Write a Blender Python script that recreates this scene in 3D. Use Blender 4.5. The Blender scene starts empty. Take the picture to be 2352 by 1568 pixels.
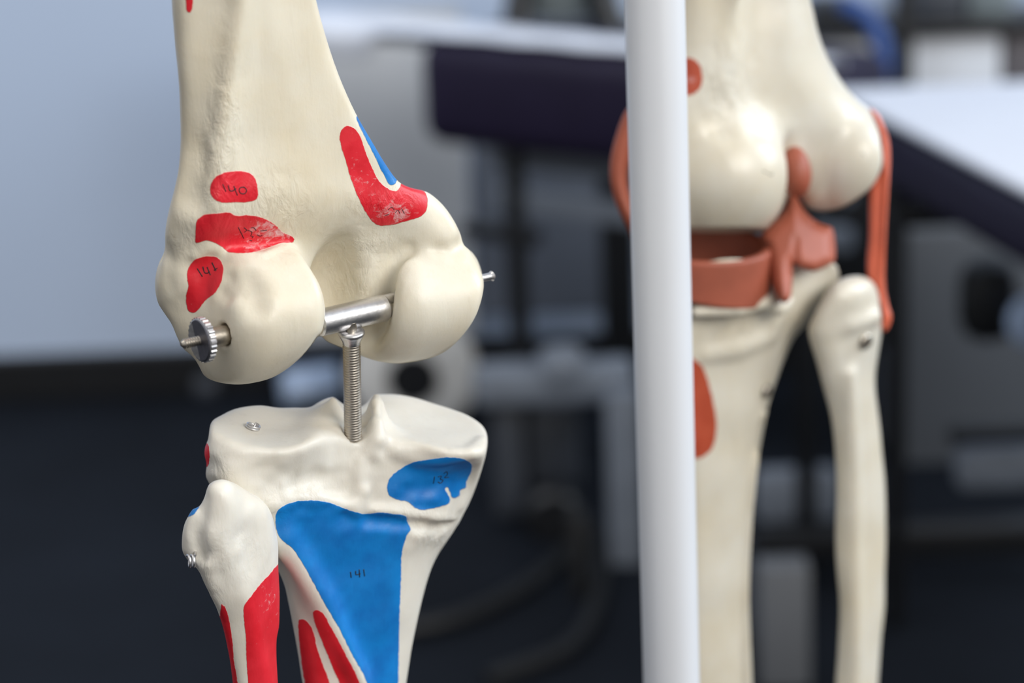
import bpy, math, random
import numpy as np
from mathutils import Matrix, Vector
from mathutils.bvhtree import BVHTree

# ------------------------------------------------------------------ camera
W, H = 2352.0, 1568.0
FPX = 5750.0
PITCH, ROLL, CAM_Z = 17.0, -2.2, 0.95
sc = bpy.context.scene
cd = bpy.data.cameras.new('camera')
cam = bpy.data.objects.new('camera', cd)
sc.collection.objects.link(cam)
CM = Matrix.Translation((0, 0, CAM_Z)) @ Matrix.Rotation(math.radians(90 - PITCH), 4, 'X') @ Matrix.Rotation(math.radians(ROLL), 4, 'Z')
cam.matrix_world = CM
cd.sensor_width = 36.0
cd.lens = FPX / W * 36.0
cd.clip_start = 0.05
cd.dof.use_dof = True
cd.dof.focus_distance = 0.634
cd.dof.aperture_fstop = 9.6
cd.dof.aperture_blades = 0
sc.camera = cam
sc.view_settings.view_transform = 'Standard'
sc.view_settings.look = 'None'
sc.view_settings.gamma = 1.0
sc.view_settings.exposure = 0.10
sc.view_settings.use_curve_mapping = False
sc.cycles.use_denoising = True
sc.cycles.max_bounces = 8

# ------------------------------------------------------------------ daylight and added fill lamps
world = bpy.data.worlds.new('daylight')
sc.world = world
world.use_nodes = True
nt = world.node_tree
nt.nodes.clear()
wo = nt.nodes.new('ShaderNodeOutputWorld'); wb = nt.nodes.new('ShaderNodeBackground')
tc = nt.nodes.new('ShaderNodeTexCoord'); sp = nt.nodes.new('ShaderNodeSeparateXYZ')
mr = nt.nodes.new('ShaderNodeMapRange'); cr = nt.nodes.new('ShaderNodeValToRGB')
nt.links.new(tc.outputs['Generated'], sp.inputs[0])
nt.links.new(sp.outputs['Z'], mr.inputs[0])
mr.inputs[1].default_value = -1; mr.inputs[2].default_value = 1
nt.links.new(mr.outputs[0], cr.inputs[0])
cr.color_ramp.elements[0].position = 0.30; cr.color_ramp.elements[0].color = (0.22, 0.205, 0.19, 1)
cr.color_ramp.elements[1].position = 0.72; cr.color_ramp.elements[1].color = (0.80, 0.82, 0.86, 1)
nt.links.new(cr.outputs[0], wb.inputs[0]); wb.inputs[1].default_value = 0.54
nt.links.new(wb.outputs[0], wo.inputs[0])


def area(name, loc, target, size, size_y, power, color):
    d = bpy.data.lights.new(name, 'AREA'); d.shape = 'RECTANGLE'
    d.size = size; d.size_y = size_y; d.energy = power; d.color = color
    o = bpy.data.objects.new(name, d); sc.collection.objects.link(o)
    o.location = loc
    o.rotation_euler = (Vector(target) - Vector(loc)).to_track_quat('-Z', 'Y').to_euler()
    return o


area('window_daylight_right', (2.6, 1.3, 2.0), (0.05, 0.75, 0.7), 1.6, 1.5, 54, (0.80, 0.90, 1.0))
area('warm_key_behind_camera', (1.8, -1.3, 2.2), (0, 0.7, 0.75), 1.8, 1.4, 60, (1.0, 0.965, 0.90))  # added warm key light, no known window on this side
area('overhead_fill', (-0.6, 0.6, 2.6), (0, 1.0, 0.5), 1.2, 1.2, 9, (1.0, 0.95, 0.88))  # added warm fill from overhead, not a known fitting
area('wall_fill_left', (-1.2, 1.6, 1.9), (-1.2, 2.9, 1.45), 1.2, 1.2, 16, (0.80, 0.89, 1.0))  # added lamp aimed at the back wall to brighten it

# ------------------------------------------------------------------ pixels and points
CX, CY = W / 2, H / 2


def cam_mm(u, v, D):                       # D in mm; camera space, X right, Y down, Z depth
    return np.array([(u - CX) * D / FPX, (v - CY) * D / FPX, D], float)


def at(u, v, D):                           # D in metres
    return CM @ Vector(((u - CX) * D / FPX, -(v - CY) * D / FPX, -D))


def floor_hit(u, v, z=0.0):
    o = CM.translation; d = at(u, v, 1.0) - o
    return o + d * ((z - o.z) / d.z)


def wall_hit(u, v, y):
    o = CM.translation; d = at(u, v, 1.0) - o
    return o + d * ((y - o.y) / d.y)


# ------------------------------------------------------------------ materials
def srgb(r, g, b):
    f = lambda c: (c / 255) / 12.92 if c / 255 <= 0.04045 else ((c / 255 + 0.055) / 1.055) ** 2.4
    return (f(r), f(g), f(b), 1.0)


class NT:
    def __init__(self, name):
        self.m = bpy.data.materials.new(name); self.m.use_nodes = True
        self.t = self.m.node_tree; self.t.nodes.clear()
        self.out = self.n('OutputMaterial'); self.b = self.n('BsdfPrincipled')
        self.l(self.b.outputs[0], self.out.inputs[0])

    def n(self, t, **k):
        x = self.t.nodes.new('ShaderNode' + t)
        for a, b in k.items(): setattr(x, a, b)
        return x

    def l(self, a, b): self.t.links.new(a, b)

    def set(self, **k):
        for a, v in k.items(): self.b.inputs[a.replace('_', ' ')].default_value = v

    def noise(self, scale, detail=3, rough=0.55, stretch=(1, 1, 1), dist=0.0):
        if not hasattr(self, 'co'): self.co = self.n('TexCoord')
        mp = self.n('Mapping'); mp.inputs['Scale'].default_value = stretch
        self.l(self.co.outputs['Object'], mp.inputs[0])
        x = self.n('TexNoise'); x.inputs['Scale'].default_value = scale
        x.inputs['Detail'].default_value = detail; x.inputs['Roughness'].default_value = rough
        x.inputs['Distortion'].default_value = dist
        self.l(mp.outputs[0], x.inputs['Vector'])
        return x.outputs['Fac']

    def ramp(self, fac, p0, c0, p1, c1):
        r = self.n('ValToRGB'); e = r.color_ramp.elements
        e[0].position = p0; e[0].color = c0; e[1].position = p1; e[1].color = c1
        self.l(fac, r.inputs[0]); return r.outputs[0]

    def rng(self, fac, a, b, c=0.0, d=1.0):
        r = self.n('MapRange'); r.clamp = True
        for i, x in enumerate((a, b, c, d)): r.inputs[i + 1].default_value = x
        self.l(fac, r.inputs[0]); return r.outputs[0]

    def mix(self, fac, a, b):
        m = self.n('Mix', data_type='RGBA')
        for s, x in ((m.inputs[0], fac), (m.inputs[6], a), (m.inputs[7], b)):
            if hasattr(x, 'node'): self.l(x, s)
            else: s.default_value = x
        return m.outputs[2]

    def math(self, op, a, b=0.0):
        m = self.n('Math', operation=op)
        for s, x in ((m.inputs[0], a), (m.inputs[1], b)):
            if hasattr(x, 'node'): self.l(x, s)
            else: s.default_value = x
        return m.outputs[0]

    def bump(self, h, strength, dist, normal=None):
        b = self.n('Bump'); b.inputs['Strength'].default_value = strength; b.inputs['Distance'].default_value = dist
        self.l(h, b.inputs['Height'])
        if normal is not None: self.l(normal, b.inputs['Normal'])
        self.l(b.outputs[0], self.b.inputs['Normal'])
        return b.outputs[0]


def plain(name, col, rough=0.5, metal=0.0, vary=0.12, scale=30, bump=0.0, spec=0.5):
    k = NT(name); k.set(Roughness=rough, Metallic=metal); k.b.inputs['Specular IOR Level'].default_value = spec
    f = k.noise(scale, 3)
    dk = tuple(c * (1 - vary) for c in col[:3]) + (1,); lt = tuple(min(1, c * (1 + vary)) for c in col[:3]) + (1,)
    k.l(k.ramp(f, 0.3, dk, 0.7, lt), k.b.inputs['Base Color'])
    if bump: k.bump(f, 0.3, bump)
    return k.m


def bone_material(name, base, warm, painted=False, rough=0.36, coarse=1.0, reds=(srgb(228, 42, 56), srgb(210, 24, 38))):
    k = NT(name); k.set(Roughness=rough)
    k.b.inputs['Subsurface Weight'].default_value = 0.12
    k.b.inputs['Subsurface Radius'].default_value = (1.0, 0.7, 0.45)
    k.b.inputs['Subsurface Scale'].default_value = 0.003
    col = k.mix(k.rng(k.noise(26, 4, 0.6), 0.35, 0.68), base, warm)
    st = k.noise(260, 4, 0.6, (1, 1, 0.16))
    col = k.mix(k.math('MULTIPLY', k.rng(st, 0.58, 0.78), 0.35), col, tuple(c * 0.80 for c in warm[:3]) + (1,))
    at_ = k.n('Attribute', attribute_name='rough_zone').outputs['Fac']
    pit = k.noise(420, 5, 0.65, (1, 1, 0.6))
    col = k.mix(k.math('MULTIPLY', k.math('MULTIPLY', k.rng(pit, 0.5, 0.72), at_), 0.45), col, tuple(c * 0.66 for c in warm[:3]) + (1,))
    fine = k.noise(900, 3, 0.6)
    h = k.math('ADD', k.math('MULTIPLY', st, 0.5), k.math('MULTIPLY', fine, 0.16))
    h = k.math('ADD', h, k.math('MULTIPLY', k.math('MULTIPLY', k.noise(260, 5, 0.6, (1, 1, 0.5), 0.5), at_), 7.0))
    if painted:
        edge = k.math('MULTIPLY', k.math('SUBTRACT', k.noise(700, 4), 0.5), 4.5)
        wear = k.n('Attribute', attribute_name='paint_wear').outputs['Fac']
        wn = k.noise(420, 6, 0.72, (1, 1, 1.5), 0.6)
        w = k.rng(k.math('ADD', wn, k.math('MULTIPLY', wear, 0.27)), 0.66, 0.86, 0, 0.9)
        for nm, c1, c2 in (('paint_red', reds[0], reds[1]), ('paint_blue', srgb(14, 128, 206), srgb(10, 108, 186))):
            a = k.n('Attribute', attribute_name=nm).outputs['Fac']
            m = k.rng(k.math('ADD', a, edge), -0.8, 0.8)
            pc = k.mix(k.rng(k.noise(120, 3), 0.35, 0.7), c1, c2)
            pc = k.mix(w, pc, srgb(226, 190, 190) if nm == 'paint_red' else srgb(120, 170, 210))
            col = k.mix(m, col, pc)
            h = k.math('ADD', h, k.math('MULTIPLY', m, 0.5))
    k.l(col, k.b.inputs['Base Color'])
    k.bump(h, 0.55 * coarse, 0.0005)
    return k.m


M = {}
M['bone'] = bone_material('cream_bone_plastic', srgb(232, 226, 210), srgb(225, 213, 187), True, 0.40)
M['bone_low'] = bone_material('ivory_bone_plastic', srgb(229, 225, 215), srgb(221, 214, 201), True, 0.46)


def steel(name, col, rough):
    k = NT(name); k.set(Metallic=1.0, Roughness=rough)
    f = k.noise(900, 4)
    k.l(k.ramp(f, 0.3, tuple(c * 0.86 for c in col[:3]) + (1,), 0.7, col), k.b.inputs['Base Color'])
    k.bump(f, 0.25, 0.0002)
    return k.m


M['steel'] = steel('brushed_steel', srgb(226, 225, 226), 0.36)
M['steel_dark'] = steel('dull_screw_steel', srgb(200, 192, 180), 0.38)
M['steel_grey'] = steel('dark_disc_steel', srgb(140, 140, 150), 0.45)
M['ink'] = plain('black_marker_ink', srgb(22, 24, 30), 0.6)
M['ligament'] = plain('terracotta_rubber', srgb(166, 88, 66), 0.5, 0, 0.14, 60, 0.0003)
M['ligament_lit'] = plain('terracotta_rubber_lit', srgb(218, 108, 80), 0.38, 0, 0.10, 60, 0.0003)  # same ligament rubber with its lit look put into the colour
M['tendon'] = plain('terracotta_paint', srgb(192, 78, 48), 0.4, 0, 0.08, 60)
M['pole'] = plain('white_powder_coat', srgb(217, 220, 226), 0.34, 0, 0.03, 8)

# ------------------------------------------------------------------ polygons and distance fields
def smooth_poly(P, n=5, closed=True):
    P = np.array(P, float); N = len(P); out = []
    rngi = range(N) if closed else range(N - 1)
    for i in rngi:
        p0, p1, p2, p3 = (P[(i - 1) % N], P[i], P[(i + 1) % N], P[(i + 2) % N]) if closed else (P[max(i - 1, 0)], P[i], P[i + 1], P[min(i + 2, N - 1)])
        L = np.linalg.norm(p2 - p1) + 1e-6
        m1 = (p2 - p0) * L / (np.linalg.norm(p2 - p1) + np.linalg.norm(p1 - p0) + 1e-6)
        m2 = (p3 - p1) * L / (np.linalg.norm(p3 - p2) + np.linalg.norm(p2 - p1) + 1e-6)
        for t in np.arange(n) / n:
            out.append((2 * t**3 - 3 * t**2 + 1) * p1 + (t**3 - 2 * t**2 + t) * m1 + (-2 * t**3 + 3 * t**2) * p2 + (t**3 - t**2) * m2)
    if not closed: out.append(P[-1])
    return np.array(out)


def poly_dist(poly, U, V):                 # + inside, in pixels
    shp = U.shape; u = U.ravel().astype(np.float32); v = V.ravel().astype(np.float32)
    A = poly.astype(np.float32); B = np.roll(A, -1, 0)
    best = np.full(u.shape, 1e12, np.float32); ins = np.zeros(u.shape, bool)
    for (ax, ay), (bx, by) in zip(A, B):
        ex, ey = bx - ax, by - ay
        l2 = ex * ex + ey * ey
        if l2 < 1e-9: continue
        t = np.clip(((u - ax) * ex + (v - ay) * ey) / l2, 0, 1)
        dd = (u - ax - t * ex) ** 2 + (v - ay - t * ey) ** 2
        np.minimum(best, dd, out=best)
        if ay != by:
            c = ((ay > v) != (by > v)) & (u < ex * (v - ay) / ey + ax)
            ins ^= c
    d = np.sqrt(best)
    return np.where(ins, d, -d).reshape(shp)


class Map2:                                 # a pixel distance map, sampled bilinearly
    def __init__(self, poly, step=3.0, pad=90):
        self.poly = poly
        u0, v0 = poly.min(0) - pad; u1, v1 = poly.max(0) + pad
        self.u0, self.v0, self.s = u0, v0, step
        U, V = np.meshgrid(np.arange(u0, u1 + step, step), np.arange(v0, v1 + step, step), indexing='ij')
        self.m = poly_dist(poly, U, V)

    def __call__(self, u, v):
        a = np.clip((u - self.u0) / self.s, 0, self.m.shape[0] - 1.001)
        b = np.clip((v - self.v0) / self.s, 0, self.m.shape[1] - 1.001)
        i = a.astype(np.int32); j = b.astype(np.int32); a = a - i; b = b - j
        m = self.m
        return (m[i, j] * (1 - a) * (1 - b) + m[i + 1, j] * a * (1 - b) + m[i, j + 1] * (1 - a) * b + m[i + 1, j + 1] * a * b).astype(np.float32)


def smin(a, b, k):
    h = np.clip(0.5 + 0.5 * (b - a) / k, 0, 1)
    return b * (1 - h) + a * h - k * h * (1 - h)


def smax(a, b, k): return -smin(-a, -b, k)


class Field:
    """Solid bodies described by distances in camera-aligned millimetres."""
    def __init__(self, lo, hi, res):
        self.lo = np.array(lo, float); self.res = res
        n = np.ceil((np.array(hi) - self.lo) / res).astype(int) + 1
        ax = [(self.lo[i] + np.arange(n[i]) * res).astype(np.float32) for i in range(3)]
        self.X, self.Y, self.Z = np.meshgrid(*ax, indexing='ij')
        self.u = self.X * (FPX / self.Z) + CX
        self.v = self.Y * (FPX / self.Z) + CY
        self.F = np.full(self.X.shape, 50, np.float32)

    def ell(self, u, v, D, r, yaw=0.0, roll=0.0):
        c = cam_mm(u, v, D)
        x, y, z = self.X - c[0], self.Y - c[1], self.Z - c[2]
        if roll:
            a, b = math.cos(math.radians(roll)), math.sin(math.radians(roll)); x, y = a * x + b * y, -b * x + a * y
        if yaw:
            a, b = math.cos(math.radians(yaw)), math.sin(math.radians(yaw)); x, z = a * x + b * z, -b * x + a * z
        k0 = np.sqrt((x / r[0]) ** 2 + (y / r[1]) ** 2 + (z / r[2]) ** 2)
        k1 = np.sqrt((x / r[0] ** 2) ** 2 + (y / r[1] ** 2) ** 2 + (z / r[2] ** 2) ** 2)
        return k0 * (k0 - 1) / (k1 + 1e-6)

    def disc(self, u, v, D, half, rv, rap, rnd, yaw, roll=0.0):
        """a rounded wheel: axle turned by yaw from the picture's right, half thickness, radii up and fore-aft"""
        c = cam_mm(u, v, D)
        x, y, z = self.X - c[0], self.Y - c[1], self.Z - c[2]
        a, b = math.cos(math.radians(roll)), math.sin(math.radians(roll)); x, y = a * x + b * y, -b * x + a * y
        a, b = math.cos(math.radians(yaw)), math.sin(math.radians(yaw)); x, z = a * x + b * z, -b * x + a * z
        k = np.sqrt((y / rv) ** 2 + (z / rap) ** 2)
        g = np.sqrt((y / rv**2) ** 2 + (z / rap**2) ** 2) + 1e-6
        dr = k * (k - 1) / g + rnd; da = np.abs(x) - (half - rnd)
        return np.sqrt(np.maximum(dr, 0) ** 2 + np.maximum(da, 0) ** 2) + np.minimum(np.maximum(dr, da), 0) - rnd

    def cap(self, p, q, ra, rb):
        a, b = cam_mm(*p), cam_mm(*q)
        d = b - a; l2 = d @ d
        x, y, z = self.X - a[0], self.Y - a[1], self.Z - a[2]
        t = np.clip((x * d[0] + y * d[1] + z * d[2]) / l2, 0, 1)
        return np.sqrt((x - t * d[0]) ** 2 + (y - t * d[1]) ** 2 + (z - t * d[2]) ** 2) - (ra + (rb - ra) * t)

    def path(self, pts, rs):
        f = None
        for i in range(len(pts) - 1):
            g = self.cap(pts[i], pts[i + 1], rs[i], rs[i + 1])
            f = g if f is None else np.minimum(f, g)
        return f

    def ecyl(self, u, v, D, rx, rz, slope, yaw=0.0):
        """upright elliptic cylinder; slope = depth gained per mm of image descent"""
        c = cam_mm(u, v, D)
        x = self.X - c[0] - 0.035 * (self.Y - c[1]); z = self.Z - c[2] - slope * (self.Y - c[1])
        if yaw:
            a, b = math.cos(math.radians(yaw)), math.sin(math.radians(yaw)); x, z = a * x + b * z, -b * x + a * z
        k = np.sqrt((x / rx) ** 2 + (z / rz) ** 2)
        g = np.sqrt((x / rx**2) ** 2 + (z / rz**2) ** 2) + 1e-6
        return k * (k - 1) / g

    def inflate(self, m2, R, Hh, zc):
        d = m2(self.u, self.v) * (self.Z / FPX)
        self.din = d
        q = np.maximum(R - d, 0)
        s = R / Hh
        return np.sqrt(q * q + ((self.Z - zc) * s) ** 2) - R

    def front(self, u, v):
        """depth at which the body's near surface lies behind a pixel"""
        D = np.arange(self.lo[2] + 1, self.lo[2] + (self.F.shape[2] - 1) * self.res, self.res / 2)
        i = np.rint(((u - CX) * D / FPX - self.lo[0]) / self.res).astype(int); j = np.rint(((v - CY) * D / FPX - self.lo[1]) / self.res).astype(int)
        k = np.rint((D - self.lo[2]) / self.res).astype(int)
        n = self.F.shape
        ok = (i >= 0) & (j >= 0) & (i < n[0]) & (j < n[1]) & (k < n[2])
        f = np.where(ok, self.F[np.clip(i, 0, n[0] - 1), np.clip(j, 0, n[1] - 1), np.clip(k, 0, n[2] - 1)], 9)
        w = np.nonzero(f < 0)[0]
        return D[w[0]] if len(w) else 640.0

    def skin(self, pts, off, rs):
        """a cord laid along the near surface; off > 0 sinks it in"""
        return self.path([(u, v, self.front(u, v) + off) for u, v in pts], rs)

    def add(self, g, k=3.0): self.F = smin(self.F, g, k)

    def cut(self, g, k=3.0): self.F = smax(self.F, -g, k)

    def clip(self, g, k=1.0): self.F = smax(self.F, g, k)

    def lumps(self, cell, amp, seed, zone=None, stretch=1.0):
        rs = np.random.RandomState(seed)
        n = [int((A.max() - A.min()) / (cell * (stretch if i == 1 else 1))) + 3 for i, A in enumerate((self.X, self.Y, self.Z))]
        L = rs.uniform(-1, 1, n).astype(np.float32)
        W1 = []
        for i, A in enumerate((self.X[:, 0, 0], self.Y[0, :, 0], self.Z[0, 0, :])):
            q = (A - A[0]) / (cell * (stretch if i == 1 else 1)); k = q.astype(int); t = q - k; t = t * t * (3 - 2 * t)
            W = np.zeros((len(A), n[i]), np.float32); r = np.arange(len(A)); W[r, k] = 1 - t; W[r, k + 1] += t; W1.append(W)
        N = np.einsum('ai,ijk->ajk', W1[0], L); N = np.einsum('bj,ajk->abk', W1[1], N); N = np.einsum('ck,abk->abc', W1[2], N)
        self.F = self.F + N * amp * (1 if zone is None else zone)

    def surface(self):
        F = self.F; F[0], F[-1] = 5, 5; F[:, 0], F[:, -1] = 5, 5; F[:, :, 0], F[:, :, -1] = 5, 5
        S = F < 0
        n = np.array(F.shape)
        c = np.zeros(tuple(n - 1), np.int8)
        for i in (0, 1):
            for j in (0, 1):
                for k in (0, 1):
                    c += S[i:n[0] - 1 + i, j:n[1] - 1 + j, k:n[2] - 1 + k]
        act = (c > 0) & (c < 8)
        I = np.argwhere(act)
        idx = np.full(act.shape, -1, np.int32); idx[act] = np.arange(len(I))
        acc = np.zeros((len(I), 3)); cnt = np.zeros(len(I))
        cs = [(i, j, k) for i in (0, 1) for j in (0, 1) for k in (0, 1)]
        for a in cs:
            for ax in range(3):
                if a[ax]: continue
                b = list(a); b[ax] = 1
                fa = F[I[:, 0] + a[0], I[:, 1] + a[1], I[:, 2] + a[2]].astype(float)
                fb = F[I[:, 0] + b[0], I[:, 1] + b[1], I[:, 2] + b[2]].astype(float)
                m = (fa < 0) != (fb < 0)
                t = np.where(m, fa / np.where(m, fa - fb, 1), 0)
                p = np.tile(np.array(a, float), (len(I), 1)); p[:, ax] = t
                acc[m] += p[m]; cnt[m] += 1
        P = I + acc / cnt[:, None]
        G = [np.gradient(F, axis=a) for a in range(3)]

        def tri(A, P):
            i = np.clip(P.astype(int), 0, n - 2); f = P - i; r = 0
            for a in cs:
                w = np.prod(np.where(np.array(a), f, 1 - f), axis=1)
                r = r + w * A[i[:, 0] + a[0], i[:, 1] + a[1], i[:, 2] + a[2]]
            return r
        for _ in range(2):
            f = tri(F, P); g = np.stack([tri(x, P) for x in G], 1)
            P = P - np.clip(f / ((g**2).sum(1) + 1e-9), -0.4, 0.4)[:, None] * g
            P = np.clip(P, I - 0.1, I + 1.1)
        g = np.stack([tri(x, P) for x in G], 1)
        N = g / (np.linalg.norm(g, axis=1, keepdims=True) + 1e-9)
        quads = []
        for ax in range(3):
            o1, o2 = [x for x in range(3) if x != ax]
            sl0 = [slice(None)] * 3; sl1 = [slice(None)] * 3
            sl0[ax] = slice(0, -1); sl1[ax] = slice(1, None)
            ch = S[tuple(sl0)] != S[tuple(sl1)]
            E = np.argwhere(ch)
            E = E[(E[:, o1] > 0) & (E[:, o2] > 0) & (E[:, o1] < n[o1] - 1) & (E[:, o2] < n[o2] - 1)]
            q = []
            for d1, d2 in ((0, 0), (1, 0), (1, 1), (0, 1)):
                e = E.copy(); e[:, o1] -= d1; e[:, o2] -= d2
                q.append(idx[e[:, 0], e[:, 1], e[:, 2]])
            q = np.stack(q, 1)
            neg = S[E[:, 0], E[:, 1], E[:, 2]]
            if ax == 1: neg = ~neg
            q[~neg] = q[~neg][:, ::-1]
            quads.append(q)
        Q = np.concatenate(quads)
        p0, p1, p2, p3 = (P[Q[:, i]] for i in range(4))
        fn = np.cross(p2 - p0, p3 - p1)
        bad = (fn * (N[Q[:, 0]] + N[Q[:, 2]])).sum(1) < 0
        Q[bad] = Q[bad][:, ::-1]
        return self.lo + P * self.res, N, Q


# ------------------------------------------------------------------ objects
def empty(name, loc, label=None, cat=None, group=None):
    o = bpy.data.objects.new(name, None); sc.collection.objects.link(o)
    o.location = loc; o.empty_display_size = 0.02
    tag(o, label, cat, group)
    bpy.context.view_layer.update()
    return o


def tag(o, label=None, cat=None, group=None, kind=None):
    if label: o['label'] = label
    if cat: o['category'] = cat
    if group: o['group'] = group
    if kind: o['kind'] = kind
    return o


def origin_of(o):
    p = Vector((0, 0, 0))
    while o is not None:
        p = p + o.location; o = o.parent
    return p


def link_mesh(name, verts, faces, mat, parent=None, smooth=True, loc=None):
    """verts are world points; the object gets its own origin (or its parent's) and keeps the points where they are"""
    V = np.array(verts, float).reshape(-1, 3)
    base = np.array(origin_of(parent)) if parent is not None else np.array(loc if loc is not None else (V[:, 0].mean(), V[:, 1].mean(), V[:, 2].min()))
    me = bpy.data.meshes.new(name)
    me.from_pydata((V - base).tolist(), [], [list(map(int, f)) for f in faces])
    me.materials.append(mat)
    if smooth: me.polygons.foreach_set('use_smooth', [True] * len(me.polygons))
    me.update()
    o = bpy.data.objects.new(name, me); sc.collection.objects.link(o)
    if parent is None: o.location = base
    else: o.parent = parent
    return o


CMn = np.array(CM)


def to_world(P):                            # camera millimetres -> world metres
    C = np.stack([P[:, 0], -P[:, 1], -P[:, 2], np.full(len(P), 1000.0)], 1) / 1000
    return (C @ CMn.T)[:, :3]


BV = {}


def sculpt(name, fld, mat, parent, paint=None, wear=(), rough=()):
    P, N, Q = fld.surface()
    Wd = to_world(P)
    o = link_mesh(name, Wd, Q, mat, parent)
    o.data.validate()
    BV[o.name] = BVHTree.FromPolygons([tuple(p) for p in Wd], [tuple(map(int, q)) for q in Q])
    u = P[:, 0] * FPX / P[:, 2] + CX; v = P[:, 1] * FPX / P[:, 2] + CY
    view = P / np.linalg.norm(P, axis=1, keepdims=True)
    facing = -(N * view).sum(1)
    for nm in ('paint_red', 'paint_blue'):
        d = np.full(len(P), -20.0)
        for pl in (paint or {}).get(nm, []):
            q = smooth_poly(pl, 4)
            d = np.maximum(d, np.clip(poly_dist(q, u, v), -20, 20))
        d = np.minimum(d, (facing + 0.25) * 60)
        a = o.data.attributes.new(nm, 'FLOAT', 'POINT'); a.data.foreach_set('value', d.astype(np.float32))
    for nm, spots in (('paint_wear', wear), ('rough_zone', rough)):
        w = np.zeros(len(P))
        for (a, b, ru, rv, s) in spots:
            w = np.maximum(w, s * np.exp(-((u - a) / ru) ** 2 - ((v - b) / rv) ** 2))
        a = o.data.attributes.new(nm, 'FLOAT', 'POINT'); a.data.foreach_set('value', w.astype(np.float32))
    return o


def tube(pts, rad, seg=10, caps=True):
    """a round tube along world points -> verts, faces; rad a number or a list"""
    pts = [Vector(p) for p in pts]; n = len(pts)
    rad = rad if isinstance(rad, (list, tuple, np.ndarray)) else [rad] * n
    t0 = (pts[1] - pts[0]).normalized()
    nrm = t0.orthogonal().normalized()
    vs, fs = [], []
    for i, p in enumerate(pts):
        t = ((pts[min(i + 1, n - 1)] - p).normalized() + (p - pts[max(i - 1, 0)]).normalized()) if 0 < i < n - 1 else (pts[1] - pts[0] if i == 0 else pts[-1] - pts[-2])
        t = t.normalized() if t.length > 1e-12 else t0
        nrm = (nrm - t * nrm.dot(t)).normalized(); b = t.cross(nrm)
        for k in range(seg):
            a = 2 * math.pi * k / seg
            vs.append(p + (nrm * math.cos(a) + b * math.sin(a)) * rad[i])
    for i in range(n - 1):
        for k in range(seg):
            fs.append((i * seg + k, i * seg + (k + 1) % seg, (i + 1) * seg + (k + 1) % seg, (i + 1) * seg + k))
    if caps:
        fs.append(tuple(range(seg))[::-1]); fs.append(tuple((n - 1) * seg + k for k in range(seg)))
    return vs, fs


def lathe(p, q, prof, seg=40, knurl=None):
    """profile (t along p->q in metres, radius in metres); returns verts, faces"""
    p, q = Vector(p), Vector(q); ax = (q - p).normalized()
    n1 = ax.orthogonal().normalized(); n2 = ax.cross(n1)
    vs, fs = [], []
    for i, (t, r) in enumerate(prof):
        for k in range(seg):
            a = 2 * math.pi * k / seg
            rr = r
            if knurl and knurl[0] <= i <= knurl[1] and (k // knurl[3]) % 2: rr = r - knurl[2]
            vs.append(p + ax * t + (n1 * math.cos(a) + n2 * math.sin(a)) * rr)
    m = len(prof)
    for i in range(m - 1):
        for k in range(seg):
            fs.append((i * seg + k, i * seg + (k + 1) % seg, (i + 1) * seg + (k + 1) % seg, (i + 1) * seg + k))
    fs.append(tuple(range(seg))[::-1]); fs.append(tuple((m - 1) * seg + k for k in range(seg)))
    return vs, fs


def auto_sharp(o, deg=35):
    me = o.data
    import bmesh
    bm = bmesh.new(); bm.from_mesh(me)
    for e in bm.edges:
        if len(e.link_faces) == 2 and e.calc_face_angle(0) > math.radians(deg): e.smooth = False
    bm.to_mesh(me); bm.free()
    return o


def box(c, size, rz=0.0, bevel=0.004, rx=0.0, seg=2):
    """bevelled box -> verts, faces in world"""
    import bmesh
    bm = bmesh.new()
    bmesh.ops.create_cube(bm, size=1.0)
    for v in bm.verts: v.co = Vector((v.co.x * size[0], v.co.y * size[1], v.co.z * size[2]))
    if bevel: bmesh.ops.bevel(bm, geom=bm.edges[:], offset=min(bevel, min(size) * 0.48), segments=seg, profile=0.5, affect='EDGES')
    R = Matrix.Translation(Vector(c)) @ Matrix.Rotation(rz, 4, 'Z') @ Matrix.Rotation(rx, 4, 'X')
    bm.transform(R)
    bm.verts.ensure_lookup_table()
    vs = [v.co.copy() for v in bm.verts]; fs = [[v.index for v in f.verts] for f in bm.faces]
    bm.free()
    return vs, fs


def join(*parts):
    vs, fs = [], []
    for v, f in parts:
        k = len(vs); vs += list(v); fs += [[i + k for i in x] for x in f]
    return vs, fs


# ------------------------------------------------------------------ room
M['wall'] = plain('blue_grey_wall_paint', srgb(184, 198, 220), 0.6, 0, 0.02, 2)
M['carpet'] = plain('dark_blue_carpet', srgb(21, 25, 32), 0.75, 0, 0.3, 3, 0, 0.12)
M['baseboard'] = plain('black_skirting', srgb(16, 17, 20), 0.5)


def quad(name, pts, mat):
    o = link_mesh(name, pts, [tuple(range(len(pts)))], mat, None, False); o['kind'] = 'structure'; return o


YW = wall_hit(200, 900, 1).y
hitf = floor_hit(200, 905)
YW = hitf.y
quad('floor', [(-3.2, -0.6, 0), (3.4, -0.6, 0), (3.4, YW, 0), (-3.2, YW, 0)], M['carpet'])
v_, f_ = box((0.1, YW + 0.06, 1.3), (6.6, 0.12, 2.6), bevel=0)
o = link_mesh('wall_back', v_, f_, M['wall'], None, False); o['kind'] = 'structure'
hb = wall_hit(200, 806, YW).z
v_, f_ = box((0.1, YW - 0.008, hb / 2), (6.6, 0.016, hb), bevel=0.003)
o = link_mesh('baseboard_back', v_, f_, M['baseboard'], None, False); o['kind'] = 'structure'
print('YW', YW, 'baseboard', hb)
# ------------------------------------------------------------------ the jointed leg, in focus
def sstep(x, a, b):
    t = np.clip((x - a) / (b - a), 0, 1)
    return t * t * (3 - 2 * t)


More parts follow.
